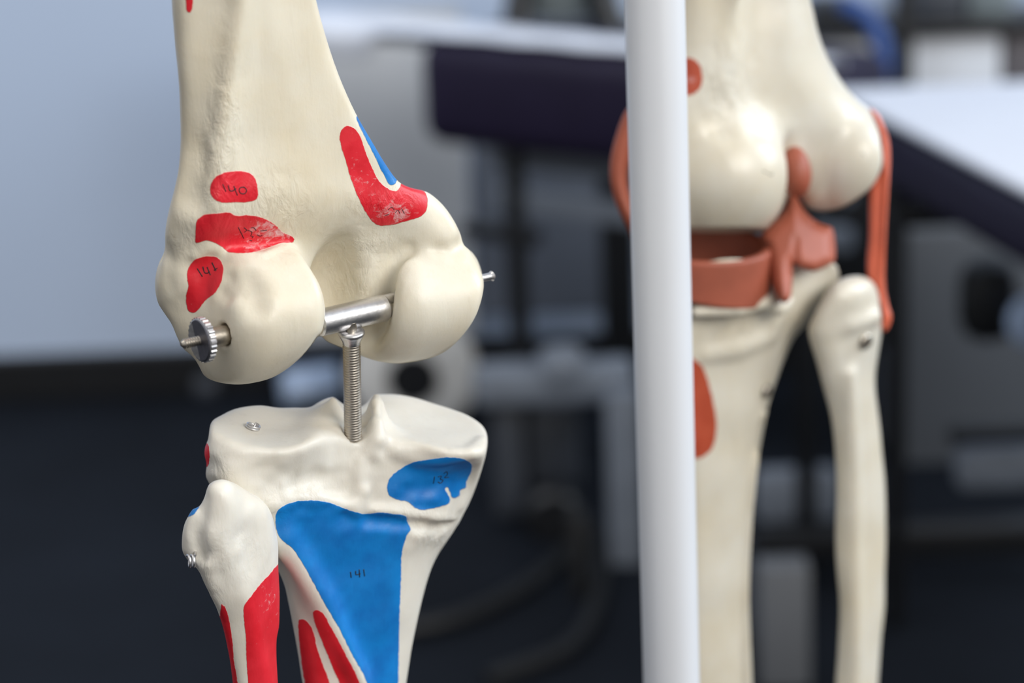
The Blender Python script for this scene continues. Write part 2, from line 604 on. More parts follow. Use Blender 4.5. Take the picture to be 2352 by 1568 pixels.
def lerpmap(x, xs, ys):
    q = np.interp(x, xs, np.arange(len(xs)))
    i = np.clip(q.astype(int), 0, len(xs) - 2); t = q - i; t = t * t * (3 - 2 * t)
    ys = np.array(ys, float)
    return (ys[i] * (1 - t) + ys[i + 1] * t).astype(np.float32)


FEM_OUT = [(380, -500), (392, -200), (392, 0), (397, 80), (404, 160), (409, 250), (411, 320), (407, 385), (398, 430), (386, 475), (378, 515), (375, 545), (374, 578),
           (364, 600), (357, 625), (355, 656), (362, 693), (377, 718), (394, 743), (408, 776), (421, 800), (439, 815), (452, 831), (461, 848),
           (469, 862), (487, 873), (514, 880), (547, 883), (586, 879), (622, 870), (656, 853), (688, 827), (713, 798), (733, 770), (752, 784), (796, 802), (850, 824), (891, 833),
           (933, 834), (978, 826), (1024, 806), (1061, 772), (1090, 731), (1106, 687), (1112, 648), (1108, 621), (1098, 594), (1083, 574), (1066, 563),
           (1057, 536), (1041, 504), (1020, 474), (996, 451), (976, 439), (940, 430), (914, 416), (882, 372), (857, 330), (823, 272), (800, 225), (775, 165),
           (750, 90), (726, 0), (690, -200), (672, -500)]
TIB_OUT = [(486, 969), (510, 953), (537, 940), (570, 933), (602, 931), (638, 936), (676, 936), (712, 935), (733, 923), (752, 914), (767, 911), (778, 920), (800, 934),
           (828, 934), (843, 920), (853, 907), (862, 903), (880, 904), (904, 904), (950, 912), (996, 926), (1041, 939), (1074, 952), (1105, 974), (1117, 992), (1120, 1015), (1115, 1047),
           (1103, 1088), (1087, 1134), (1073, 1168), (1055, 1203), (1031, 1240), (1009, 1271), (991, 1308), (977, 1354), (961, 1423), (949, 1482), (935, 1568), (918, 1700), (905, 1900),
           (770, 1900), (725, 1700), (693, 1568), (686, 1525), (679, 1482), (670, 1432), (661, 1386), (650, 1340), (625, 1290), (570, 1210), (510, 1150), (474, 1097), (475, 1065), (470, 1045), (471, 1028), (478, 1010)]
FIB_OUT = [(478, 1114), (492, 1103), (512, 1099), (533, 1103), (552, 1113), (575, 1127), (597, 1139), (615, 1158), (628, 1186), (636, 1216), (641, 1250), (643, 1290), (644, 1354), (644, 1436),
           (638, 1468), (637, 1514), (640, 1568), (646, 1700), (650, 1900), (556, 1900), (546, 1700), (532, 1568), (526, 1519), (519, 1478), (510, 1441), (496, 1400), (480, 1367), (466, 1336), (453, 1309),
           (432, 1290), (418, 1268), (416, 1240), (420, 1207), (427, 1187), (441, 1166), (457, 1160), (469, 1141)]

leg = empty('knee_model', at(760, 1900, 0.70), 'sharply focused left skeleton leg model, bones painted red and blue, metal hinge at the knee', 'knee model')

# femur
f = Field(cam_mm(330, -520, 585)[[0, 1]].tolist() + [588], [6, 20, 716], 0.75)
f.lo[0] = -104
f = Field([-104, -146, 586], [0, 18, 716], 0.75)
m2 = Map2(smooth_poly(FEM_OUT, 4))
zc = 650 + 0.0706 * (f.u - 735) + 0.034 * (f.v - 720) + 5 * sstep(f.v, 430, 640)
Hh = lerpmap(f.v, [0, 300, 480, 620, 760], [14, 15, 17, 15, 13])
f.add(f.inflate(m2, 13.0, Hh, zc), 0.1)
din = f.din.copy()
# crest down the outer side of the shaft, flat hollow surface beside it
f.add(f.path([(556, -480, 582), (547, -40, 600), (527, 150, 606), (500, 300, 609.5), (480, 390, 612), (470, 450, 616), (466, 500, 621)], [4, 4, 4, 4, 4, 3.5, 2]), 4.5)
f.add(f.path([(640, -480, 603), (700, 100, 624), (790, 300, 634), (880, 430, 644), (960, 480, 650)], [9, 8, 8, 7, 6]), 8)
f.cut(f.path([(640, 200, 596), (640, 360, 599), (680, 480, 604)], [7, 8, 9]), 9)
# condyles
mc = Map2(smooth_poly([(600, 480), (650, 530), (684, 560), (713, 594), (730, 624), (740, 650), (744, 685), (744, 718), (740, 745), (733, 768), (713, 797), (688, 826), (655, 853), (600, 890), (500, 910), (380, 880), (320, 780), (320, 560), (450, 480)], 4))
f.add(smax(f.disc(581, 722, 634, 14.4, 18.6, 25, 9, 30, -6), -mc(f.u, f.v) * (f.Z / FPX), 2.5), 3.0)
f.add(f.ell(500, 690, 636, (14, 17, 18), 30), 7)
mc2 = Map2(smooth_poly([(880, 480), (900, 560), (911, 620), (907, 680), (899, 730), (883, 775), (850, 812), (880, 870), (1000, 880), (1150, 850), (1170, 700), (1150, 520), (1040, 470)], 4))
f.add(smax(f.disc(948, 694, 660, 14.5, 15.8, 21, 8, 30, -6), -mc2(f.u, f.v) * (f.Z / FPX), 3.5), 2.5)
f.add(f.ell(985, 545, 657, (8.5, 10, 12), 30), 6)
f.add(f.ell(820, 790, 668, (12, 8, 14), 30), 5)
# hollow between the condyles
f.cut(f.ell(815, 706, 632, (9.4, 19, 23), 32), 2.2)
f.cut(f.ell(772, 776, 628, (4.5, 8, 18), 32), 1.5)
f.cut(f.ell(805, 610, 628, (9, 9, 11), 32), 6)

# shelf above the outer condyle, dents on its outer face
f.cut(f.skin([(566, 640), (578, 668), (588, 700)], -1.0, [1.4, 2.3, 1.4]), 5)
f.cut(f.skin([(520, 640), (528, 660)], -0.9, [1.2, 1.3]), 3)
f.cut(f.skin([(505, 668), (512, 680)], -0.9, [1.1, 1.2]), 2.5)
f.add(f.skin([(448, 585), (470, 566), (495, 568), (515, 582), (540, 592), (600, 588), (660, 566)], 0.5, [0.7, 0.9, 0.9, 0.9, 0.8, 0.7, 0.4]), 2.5)
f.add(f.skin([(549, -100), (546, 20), (528, 140), (502, 250), (484, 350), (468, 420)], 0.9, [1.6] * 6), 3.5)
f.cut(f.skin([(492, -100), (488, 20), (474, 140), (452, 260), (440, 360), (428, 450)], -4.55, [5] * 6), 5)
f.cut(f.skin([(935, 575), (912, 600), (908, 640)], -0.9, [1.1, 1.3, 1.1]), 3)
f.cut(f.skin([(1062, 560), (1040, 575), (1005, 572)], -0.8, [1.2, 1.1, 0.7]), 3)
f.cut(f.ell(505, 760, 600, (3.5, 4, 3), 25), 4)
f.cut(f.path([(377, 500, 622), (379, 560, 622), (381, 600, 624)], [0.5, 0.9, 0.6]), 1.0)
# bored holes for the hinge pin
f.cut(f.cap((860, 693, 642), (925, 679, 648), 1.95, 1.95), 0.3)
f.cut(f.cap((500, 772, 614.5), (533, 765, 617), 2.7, 2.7), 0.5)
zone = np.exp(-((f.u - 500) / 45) ** 2 - ((f.v - 380) / 150) ** 2) + np.exp(-((f.u - 620) / 90) ** 2 - ((f.v - 500) / 70) ** 2) + np.exp(-((f.u - 850) / 90) ** 2 - ((f.v - 580) / 110) ** 2) + np.exp(-((f.u - 420) / 60) ** 2 - ((f.v - 640) / 120) ** 2)
f.lumps(12, 0.5, 3)
f.lumps(3.2, 0.42, 4, np.minimum(zone, 1), 1.6)
f.clip(-din, 1.2)
femur = sculpt('femur', f, M['bone'], leg, {
    'paint_red': [
        [(483, 428), (491, 410), (514, 397), (539, 393), (570, 396), (585, 408), (591, 428), (592, 453), (576, 463), (539, 465), (510, 465), (491, 457), (484, 443)],
        [(449, 536), (452, 507), (468, 494), (498, 490), (526, 488), (543, 495), (572, 494), (605, 501), (630, 515), (651, 534), (672, 544), (676, 555), (647, 558), (609, 571), (576, 580), (526, 579), (510, 567), (493, 557), (473, 552), (450, 558)],
        [(444, 600), (460, 591), (493, 589), (508, 600), (513, 619), (508, 648), (493, 673), (473, 689), (458, 708), (444, 719), (431, 710), (427, 681), (433, 656), (429, 636), (433, 615)],
        [(780, 312), (786, 296), (798, 289), (812, 293), (825, 308), (837, 341), (850, 374), (871, 416), (897, 436), (914, 437), (924, 418), (941, 426), (974, 438), (982, 461), (978, 486), (962, 499), (929, 509), (895, 517), (866, 516), (852, 505), (837, 482), (823, 453), (808, 416), (792, 362), (783, 333)],
        [(428, -120), (442, -120), (443, 5), (439, 28), (430, 28), (427, 5)]],
    'paint_blue': [
        [(818, 268), (840, 270), (872, 330), (900, 375), (912, 412), (905, 424), (893, 422), (884, 405), (873, 385), (854, 345), (837, 312)]]},
    wear=[(625, 530, 60, 30, 1.0), (905, 490, 55, 28, 1.0), (840, 400, 60, 90, 0.35), (590, 560, 60, 30, 0.7)],
    rough=[(620, 480, 130, 130, 0.35), (820, 600, 90, 60, 0.6), (520, 300, 35, 200, 0.8), (640, 500, 60, 60, 0.7), (500, 380, 40, 110, 1.0), (620, 470, 90, 70, 0.7), (880, 470, 70, 40, 0.8), (840, 560, 90, 30, 0.7), (830, 640, 70, 50, 0.7), (430, 540, 60, 60, 0.4)])

# tibia
t = Field([-92, 12, 606], [-2, 135, 716], 0.75)
m2 = Map2(smooth_poly(TIB_OUT, 4))
zt = lambda u, v: 650 + 0.0706 * (u - 810) + 0.034 * (v - 720) + 3
zc = zt(t.u, t.v)
Hh = lerpmap(t.v, [1000, 1170, 1330, 1568, 1900], [14, 18, 15.5, 13, 12])
core = t.inflate(m2, 9.0, Hh, zc + 3)
din = t.din.copy()
t.F = core
cy = lambda v: (v - CY) * 0.1135
low = t.Y - 0.30 * (t.Z - zc)
med = smax(t.ecyl(992, 1050, zt(992, 1050) + 1, 15.6, 25, 0.30, 25), low - cy(1120) - 0.10 * (t.X + 20), 9)
lat = smax(t.ecyl(598, 1050, zt(598, 1050) + 4, 15.8, 21, 0.30, 25), low - cy(1105), 9)
mid = smax(t.ecyl(790, 1050, zt(790, 1050) + 7, 17, 14, 0.30, 25), low - cy(1150), 9)
t.add(med, 6); t.add(lat, 6); t.add(mid, 7)
# cut the top flat with two shallow dishes
Yt = cy(976) - 0.30 * (t.Z - zc) + 0.0 * t.X
Yt = Yt + 1.1 * np.exp(-((t.u - 985) / 90) ** 2 - ((t.Z - zc) / 14) ** 2) + 1.3 * np.exp(-((t.u - 590) / 75) ** 2 - ((t.Z - zc) / 14) ** 2)
Yt = Yt - 1.8 * np.exp(-((t.u - 735) / 50) ** 2)
t.clip((Yt - t.Y) * 0.95, 2.4)
# eminence: two spines with the screw hole between them
t.add(t.cap((752, 1000, zt(752, 1000)), (766, 916, zt(766, 950) + 4), 6.5, 1.0), 5)
t.add(t.cap((868, 1000, zt(868, 1000) - 2), (863, 908, zt(866, 950) + 2), 5.0, 0.8), 4)
t.cut(t.path([(878, 1000, zt(878, 1000) - 18), (876, 1050, zt(876, 1050) - 24), (866, 1100, zt(866, 1100) - 25), (856, 1150, zt(856, 1150) - 24)], [1.2, 3.0, 3.2, 1.5]), 4)
t.add(t.path([(863, 925, zt(863, 925) - 1), (864, 965, zt(864, 965) - 8), (862, 1000, zt(862, 1000) - 11)], [0.7, 0.9, 0.6]), 5)
t.add(t.skin([(864, 975), (864, 1010), (856, 1036)], 0.3, [0.9, 1.1, 1.3]), 3)
t.add(t.skin([(826, 1060), (826, 1110), (830, 1150)], 0.6, [0.9, 1.0, 0.7]), 4)
t.add(t.skin([(905, 1035), (960, 1052), (1020, 1056), (1080, 1040), (1108, 1012)], 0.5, [0.7, 0.9, 0.9, 0.8, 0.6]), 3)
t.cut(t.cap((807, 880, zt(807, 880) - 5), (811, 990, zt(811, 990) - 9), 3.0, 2.75), 0.7)
# ledge under the head, crest towards the fibula
t.add(t.skin([(640, 1158), (690, 1138), (740, 1138), (790, 1156), (840, 1176), (900, 1180), (960, 1190), (1040, 1196)], 0.5, [0.8, 0.9, 1.0, 1.0, 0.9, 0.9, 0.8, 0.5]), 3)
t.cut(t.skin([(690, 1120), (740, 1108), (790, 1122)], -1.0, [1.2, 1.5, 1.2]), 4)
t.cut(t.skin([(850, 1195), (950, 1206), (1040, 1210)], -0.8, [1.0, 1.2, 0.8]), 3)
t.add(t.path([(650, 1240, zt(650, 1240) - 12), (740, 1380, zt(740, 1380) - 13), (830, 1568, zt(830, 1568) - 12), (880, 1880, zt(880, 1880) - 10)], [2.2, 2.0, 2.0, 2.0]), 5)
zone = np.exp(-((t.v - 1130 - 0.12 * (t.u - 700)) / 70) ** 2) + np.exp(-((t.u - 850) / 60) ** 2 - ((t.v - 1050) / 80) ** 2) + 0.12
t.lumps(10, 0.45, 7)
t.lumps(3.4, 0.38, 8, np.minimum(zone, 1), 0.8)
t.clip(-din, 1.2)
tibia = sculpt('tibia', t, M['bone_low'], leg, {
    'paint_blue': [
        [(634, 1180), (647, 1164), (675, 1152), (716, 1149), (753, 1153), (780, 1163), (808, 1173), (840, 1180), (872, 1176), (899, 1179), (933, 1185), (936, 1200), (944, 1214), (934, 1230), (927, 1253), (922, 1281), (921, 1331), (918, 1400), (915, 1568), (908, 1950),
         (880, 1750), (843, 1568), (812, 1509), (780, 1445), (748, 1390), (716, 1331), (693, 1290), (670, 1258), (643, 1235), (634, 1212)],
        [(890, 1111), (899, 1093), (922, 1075), (950, 1061), (991, 1054), (1028, 1050), (1060, 1053), (1082, 1064), (1082, 1084), (1071, 1107), (1070, 1120), (1058, 1124), (1055, 1138), (1040, 1143), (1028, 1118), (1022, 1122), (1034, 1146), (1031, 1156), (1000, 1166), (968, 1171), (954, 1166), (936, 1152), (908, 1146), (892, 1134)]],
    'paint_red': [
        [(685, 1427), (693, 1421), (704, 1425), (718, 1446), (727, 1482), (739, 1519), (757, 1568), (800, 1740), (812, 1830), (770, 1830), (720, 1700), (700, 1568), (693, 1528), (688, 1478)],
        [(719, 1407), (727, 1400), (741, 1407), (755, 1430), (776, 1468), (798, 1510), (826, 1568), (868, 1740), (872, 1850), (845, 1850), (820, 1700), (780, 1568), (766, 1537), (746, 1487), (727, 1441)],
        [(460, 1018), (476, 1018), (481, 1034), (480, 1062), (475, 1072), (460, 1070)]]},
    wear=[(890, 1200, 60, 25, 0.3)],
    rough=[(700, 1125, 90, 30, 0.6), (1000, 1210, 60, 40, 0.8), (600, 1180, 60, 50, 0.5), (500, 1080, 50, 40, 0.5), (960, 1180, 80, 25, 0.5)])

# fibula
b = Field([-92, 30, 590], [-55, 135, 690], 0.7)
m2 = Map2(smooth_poly(FIB_OUT, 4))
zf = lambda u, v: 631 + 0.0706 * (u - 530) + 0.034 * (v - 1150)
zc = zf(b.u, b.v)
b.add(b.inflate(m2, 9.0, lerpmap(b.v, [1150, 1300, 1450, 1568], [11.5, 10, 8, 7]), zc), 0.1)
din = b.din.copy()
b.add(b.path([(505, 1130, zf(505, 1130) - 8), (500, 1240, zf(500, 1240) - 10), (560, 1400, zf(560, 1400) - 8), (600, 1568, zf(600, 1568) - 6), (610, 1880, zf(610, 1880) - 6)], [1.5, 2.2, 2.0, 1.8, 1.8]), 8)
b.add(b.path([(468, 1290, zf(470, 1290) - 9), (530, 1420, zf(530, 1420) - 7), (560, 1568, zf(560, 1568) - 6)], [1.6, 1.3, 1.2]), 4)
b.cut(b.path([(462, 1150, zf(462, 1150) - 9), (456, 1220, zf(456, 1220) - 10), (462, 1280, zf(462, 1280) - 9)], [0.6, 0.9, 0.6]), 3.5)
b.lumps(9, 0.3, 11)
b.lumps(3.4, 0.38, 12, np.minimum(np.exp(-((b.v - 1260) / 110) ** 2) + 0.1, 1), 1.3)
b.clip(-din, 1.2)
fibula = sculpt('fibula', b, M['bone_low'], leg, {
    'paint_red': [
        [(655, 1270), (644, 1288), (620, 1317), (597, 1342), (574, 1372), (560, 1393), (561, 1427), (565, 1468), (566, 1514), (570, 1568), (580, 1750), (588, 2000), (690, 2000), (690, 1750), (680, 1568), (680, 1400)],
        [(509, 1386), (517, 1393), (526, 1423), (533, 1464), (537, 1514), (546, 1568), (558, 1750), (560, 2000), (520, 2000), (515, 1750), (505, 1568), (500, 1480)]],
    'paint_blue': [[(458, 1156), (448, 1178), (432, 1187), (410, 1190), (410, 1150)]]},
    wear=[(620, 1390, 30, 60, 0.45)],
    rough=[(540, 1280, 100, 100, 0.3), (480, 1330, 40, 80, 0.5)])


# ---- hinge, screws, nut
def W3(u, v, Dmm): return at(u, v, Dmm / 1000.0)


def solid(name, vf, mat, parent, sharp=30, label=None):
    o = link_mesh(name, vf[0], vf[1], mat, parent)
    auto_sharp(o, sharp)
    if label: o['label'] = label
    return o


DAX = lambda u: 638 + 0.0706 * (u - 735) - 3      # depth of the hinge axis
pL, pR = W3(420, 790, DAX(420)), W3(1134, 633, DAX(1134))
axis = (pR - pL).normalized()


def on_axis(u, near=0.0):
    k = (u - 420) / 714.0
    return W3(u, 790 + (633 - 790) * k, DAX(u) - near)


hl = W3(730, 742, DAX(730)); hr = W3(886, 706, DAX(886)); L = (hr - hl).length
barrel = solid('hinge_barrel', lathe(hl, hr, [(0, 0.0018), (0, 0.0030), (0.0004, 0.0035), (L - 0.0006, 0.0035), (L, 0.0031), (L, 0.0018)], 48), M['steel'], leg)
rod = on_axis(640)
solid('hinge_pin', lathe(on_axis(860), on_axis(1134), [(0, 0.0014), ((on_axis(1134) - on_axis(860)).length - 0.004, 0.0014), ((on_axis(1134) - on_axis(860)).length - 0.0036, 0.00105),
      ((on_axis(1134) - on_axis(860)).length - 0.0012, 0.00105), ((on_axis(1134) - on_axis(860)).length - 0.0006, 0.0014), ((on_axis(1134) - on_axis(860)).length, 0.0008)], 24), M['steel'], leg)


def threaded(p, q, r, depth, pitch, start=0.0, end=0.0):
    L = (Vector(q) - Vector(p)).length; n = int(L / pitch)
    prof = [(0, 0.2 * r), (0.0, r - depth)]
    for i in range(n):
        z = L * i / n; d = L / n
        prof += [(z + 0.15 * d, r - depth), (z + 0.45 * d, r), (z + 0.6 * d, r), (z + 0.95 * d, r - depth)]
    prof += [(L, r - depth), (L + 0.0006, 0.5 * r), (L + 0.0007, 0.1 * r)]
    return lathe(p, q, prof, 32)


# thumb nut on the near side: screw end, knurled disc, round collar
solid('screw_end', threaded(on_axis(475, 4), on_axis(421, 4), 0.00122, 0.00022, 0.00062), M['steel_dark'], leg)
dl, dr = on_axis(457, 4), on_axis(474, 4)
Lk = (dr - dl).length
nutv = lathe(dl, dr, [(0, 0.0013), (0, 0.0050), (0.0003, 0.00545), (0.0003, 0.00568), (Lk - 0.0003, 0.00568), (Lk - 0.0003, 0.0054), (Lk, 0.0050), (Lk, 0.0013)], 108, (3, 4, 0.00028, 2))
nut = solid('knurled_nut', nutv, M['steel'], leg, 20)
fv = lathe(dl - axis * 0.00006, dl + axis * 0.0003, [(0, 0.0013), (0, 0.0050), (0.0002, 0.0052)], 64)
solid('disc_face', fv, M['steel_grey'], nut, 30, 'dark flat face of the nut')
cl, cr_ = on_axis(474, 4), on_axis(527, 4)
Lc = (cr_ - cl).length
solid('collar', lathe(cl, cr_, [(0, 0.0023), (0, 0.00255), (Lc - 0.0022, 0.00255), (Lc - 0.0006, 0.0023), (Lc + 0.002, 0.0021)], 40), M['steel_dark'], leg)
# upright screw
s0 = W3(807, 763, DAX(810) - 1.0); s1 = W3(811, 1006, zt(811, 990) - 9)
sd = (s1 - s0).normalized(); Ls = (s1 - s0).length
solid('screw_head', lathe(s0 - sd * 0.0006, s1, [(0, 0.0012), (0, 0.0029), (0.0003, 0.0034), (0.0008, 0.0035), (0.0014, 0.0032), (0.0030, 0.0024), (0.0042, 0.00215), (0.0044, 0.001)], 40), M['steel'], leg, 50)
solid('screw_neck', lathe(s0 - sd * 0.003, s0 + sd * 0.0005, [(0, 0.0014), (0.003, 0.0014)], 20), M['steel_dark'], leg)
solid('upright_screw', threaded(s0 + sd * 0.003, s1, 0.00232, 0.00022, 0.00072), M['steel_dark'], leg, 60)


def surf(o, u, v, lift=0.0):
    """the point of a bone's surface seen at a pixel"""
    c = CM.translation; d = (at(u, v, 1.0) - c).normalized()
    h = BV[o.name].ray_cast(c, d)
    if h[0] is None: return None, None
    n = h[1] if h[1].dot(d) < 0 else -h[1]
    return h[0] + n * lift, n


# wire loops
def coil(name, center, ax, r, turns, pitch, wire, parent, tail):
    ax = ax.normalized(); n1 = ax.orthogonal().normalized(); n2 = ax.cross(n1)
    pts = []
    N = int(turns * 20)
    for i in range(N + 1):
        a = 2 * math.pi * i / 20
        pts.append(center + ax * (pitch * (i / 20 - turns / 2)) + (n1 * math.cos(a) + n2 * math.sin(a)) * r)
    pts.append((pts[-1] + tail) / 2); pts.append(tail)
    v, fc = tube(pts, wire, 10)
    return solid(name, (v, fc), M['steel'], parent, 60)


vr = (CM.to_3x3() @ Vector((1, 0, 0))); vu = (CM.to_3x3() @ Vector((0, 1, 0))); vf = -(CM.to_3x3() @ Vector((0, 0, 1)))
p0 = W3(440, 1288, 618)
coil('wire_eyelet', p0, vr * 0.93 + vf * 0.36, 0.0014, 2.05, 0.0010, 0.00034, fibula, surf(fibula, 451, 1270, -0.001)[0] or W3(451, 1270, 620))
pp, nn = surf(tibia, 580, 984)
coil('wire_eyelet', pp + nn * 0.0006, nn * 0.9 + vu * 0.25 + vr * 0.25, 0.0017, 2.1, 0.0006, 0.00027, tibia, pp - nn * 0.001)


# ---- handwriting
def write(strokes, bone, w=0.00017):
    vs, fs = [], []
    for s in strokes:
        q = smooth_poly(s, 4, False) if len(s) > 2 else np.array([np.array(s[0]) + (np.array(s[1]) - np.array(s[0])) * k / 5 for k in range(6)])
        pts = [surf(bone, a, c, -w * 0.35)[0] for a, c in q]
        pts = [p for p in pts if p is not None]
        if len(pts) > 1:
            v, fc = tube(pts, w, 6)
            k = len(vs); vs += v; fs += [[i + k for i in x] for x in fc]
    o = link_mesh('handwritten_number', vs, fs, M['ink'], bone)
    return o


def Z7(pts, ox, oy, s): return [(ox + a / s, oy + b / s) for a, b in pts]


q = lambda *p: Z7(p, 420, 360, 5.2267)
write([q((478, 328), (518, 418)), q((545, 340), (560, 400), (590, 412), (640, 380)), q((612, 350), (630, 400), (655, 463)), q((735, 362), (690, 372), (676, 405), (700, 440), (745, 440), (765, 400), (735, 362))], femur)
write([q((665, 845), (732, 980)), q((735, 850), (765, 880), (740, 905)), q((775, 880), (830, 905), (815, 950), (845, 955), (830, 975)),
       q((815, 855), (850, 850), (880, 885)), q((890, 935), (925, 952), (955, 940)), q((930, 890), (980, 885), (1010, 880)), q((800, 1000), (830, 1010))], femur, 0.00013)
write([q((172, 1340), (235, 1438)), q((240, 1318), (262, 1390), (300, 1395), (320, 1370)), q((292, 1322), (310, 1370), (332, 1420)), q((348, 1268), (398, 1370)), q((375, 1362), (415, 1335))], femur)
q2 = lambda *p: Z7(p, 400, 850, 2.183)
write([q2((1306, 532), (1300, 568)), q2((1322, 535), (1340, 530), (1335, 545), (1348, 552), (1335, 566), (1322, 560)), q2((1352, 518), (1366, 508), (1370, 522), (1356, 538), (1378, 536))], tibia, 0.00015)
write([q2((884, 1010), (888, 1040)), q2((910, 1005), (912, 1024), (934, 1020)), q2((928, 998), (930, 1038)), q2((950, 998), (955, 1032))], tibia, 0.00019)
q3 = lambda *p: Z7(p, 340, 250, 2.4125)
write([q3((1330, 560), (1350, 545), (1365, 560)), q3((1370, 575), (1385, 560), (1395, 580)), q3((1315, 590), (1335, 585)), q3((1405, 550), (1420, 580))], femur, 0.00010)

# ------------------------------------------------------------------ stand pole
pa, pb = at(1503.5, 0, 0.702), at(1542.5, 1568, 0.760)
pdv = (pb - pa).normalized()
ptop = pa - pdv * 0.75; pbot = pb + pdv * ((0.03 - pb.z) / pdv.z)
pv, pf = lathe(ptop, pbot, [(0, 0.004), (0, 0.0078), (0.0012, 0.00855), ((pbot - ptop).length - 0.001, 0.00855), ((pbot - ptop).length, 0.004)], 64)
pole = empty('skeleton_stand', (pbot.x, pbot.y, 0), 'slim white metal stand pole rising in front of the unpainted skeleton leg', 'stand')
solid('pole', (pv, pf), M['pole'], pole, 40)
solid('base', join(lathe((pbot.x, pbot.y, 0.0), (pbot.x, pbot.y, 0.05), [(0, 0.02), (0, 0.11), (0.015, 0.11), (0.03, 0.03), (0.05, 0.014)], 48)), M['pole'], pole, 40)

# ------------------------------------------------------------------ the leg behind the pole
M['bone_far'] = bone_material('glossy_ivory_terracotta', srgb(224, 219, 206), srgb(216, 206, 184), True, 0.30, 0.7, (srgb(186, 84, 58), srgb(174, 72, 48)))
R2 = empty('knee_model', at(1800, 1900, 0.88), 'unpainted ivory skeleton leg with orange ligaments and meniscus at the knee, behind the white pole', 'knee model')
FR = [(1540, -500), (1545, -200), (1545, 0), (1540, 100), (1520, 200), (1482, 262), (1452, 330), (1441, 400), (1446, 455), (1466, 510), (1510, 545), (1560, 561), (1600, 565), (1630, 568), (1675, 566), (1719, 554), (1755, 536),
      (1783, 509), (1804, 474), (1819, 448), (1834, 452), (1849, 473), (1867, 483), (1898, 485), (1938, 474), (1974, 452), (2001, 429), (2018, 402), (2027, 370), (2023, 330), (2014, 286), (1998, 250), (1974, 231), (1942, 196), (1916, 156), (1893, 108), (1878, 62), (1870, 25), (1864, 0), (1848, -200), (1838, -500)]
zr = lambda u, v: 822 + 0.089 * (u - 1740) + 0.043 * (v - 400)
g = Field([48, -182, 738], [132, -36, 880], 0.8)
m2 = Map2(smooth_poly(FR, 4))
zc = zr(g.u, g.v) + 1 * sstep(g.v, 180, 360)
g.add(g.inflate(m2, 14.0, lerpmap(g.v, [-100, 100, 280, 400], [14, 16, 17, 14]), zc), 0.1)
din = g.din.copy()
g.add(g.path([(1700, -480, 764), (1690, -50, 786), (1668, 80, 793), (1660, 180, 796), (1690, 260, 800)], [6, 6, 5, 4.5, 4]), 5)
g.add(g.ell(1640, 404, 812, (24.5, 23.2, 27), 15), 9)
g.add(g.ell(1930, 365, 835, (14.5, 17.5, 18), 30), 4)
g.cut(g.ell(1824, 400, 806, (3.5, 12, 8), 30), 4)
g.cut(g.ell(1670, 285, 784, (5, 4, 4)), 5)
g.cut(g.ell(1760, 60, 790, (9, 30, 6), 25), 7)
zone = np.exp(-((g.u - 1680) / 45) ** 2 - ((g.v - 180) / 110) ** 2)
g.lumps(12, 0.3, 21); g.lumps(3.6, 0.5, 22, np.minimum(zone, 1), 1.4)
g.clip(-din, 1.2)
tpath = [(1560, 140), (1580, 133), (1599, 138), (1610, 156), (1613, 183), (1607, 204), (1590, 217), (1565, 216)]
femur2 = sculpt('femur', g, M['bone_far'], R2, {'paint_red': [tpath]}, wear=[(1598, 185, 30, 12, 0.8)], rough=[(1670, 200, 60, 120, 1.0), (1740, 270, 80, 40, 0.6)])

TR = [(1449, 594), (1480, 570), (1560, 556), (1700, 556), (1830, 566), (1900, 586), (1920, 600), (1929, 632), (1916, 665), (1872, 714), (1854, 744), (1825, 779), (1801, 831), (1784, 878), (1769, 925), (1755, 990), (1743, 1060), (1734, 1136), (1728, 1206), (1723, 1294), (1721, 1382), (1724, 1470), (1728, 1568), (1740, 1900),
      (1560, 1900), (1548, 1568), (1540, 1200), (1515, 950), (1482, 800), (1452, 706), (1435, 660), (1434, 625)]
h = Field([48, -38, 772], [135, 170, 915], 0.85)
m2 = Map2(smooth_poly(TR, 4))
zc = zr(h.u, h.v) + 2
h.add(h.inflate(m2, 12.0, lerpmap(h.v, [600, 750, 900, 1568], [15, 16, 15, 13]), zc), 0.1)
din = h.din.copy()
cy2 = lambda v: (v - CY) * 0.1426
low = h.Y - 0.30 * (h.Z - zc)
h.add(smax(h.ecyl(1604, 640, zr(1604, 640) + 2, 23.8, 22.8, 0.30, 22), low - cy2(716), 7), 4)
h.add(smax(h.ecyl(1850, 640, zr(1850, 640) + 4, 11.5, 17, 0.30, 22), low - cy2(650), 8), 4)
h.clip((cy2(634) + 2.6 * sstep(-h.u, -1800, -1760) - low) * 0.95, 1.0)
h.add(h.ell(1650, 640, zr(1650, 640) + 6, (8, 4.4, 8)), 2)
h.add(h.path([(1782, 672, 818), (1800, 700, 819), (1812, 690, 820)], [2.0, 2.4, 2.0]), 3)
h.add(h.path([(1600, 715, 804), (1700, 709, 808), (1766, 692, 814), (1786, 712, 817)], [2.2, 2.4, 2.2, 1.8]), 4)
h.add(h.skin([(1784, 730), (1768, 770), (1700, 800), (1620, 812)], 0.4, [1.0, 1.1, 1.1, 0.9]), 5)
h.add(h.path([(1830, 800, 828), (1770, 960, 838), (1735, 1150, 846), (1720, 1400, 856), (1722, 1850, 872)], [1.8, 2, 2, 2, 2]), 4)
h.lumps(12, 0.5, 25)
h.clip(-din, 1.2)
tibia2 = sculpt('tibia', h, M['bone_far'], R2, {'paint_red': [[(1560, 800), (1592, 822), (1614, 843), (1629, 884), (1640, 931), (1646, 978), (1638, 1025), (1620, 1045), (1598, 1053), (1570, 1040), (1540, 950)]]}, rough=[(1680, 760, 90, 50, 0.9)])

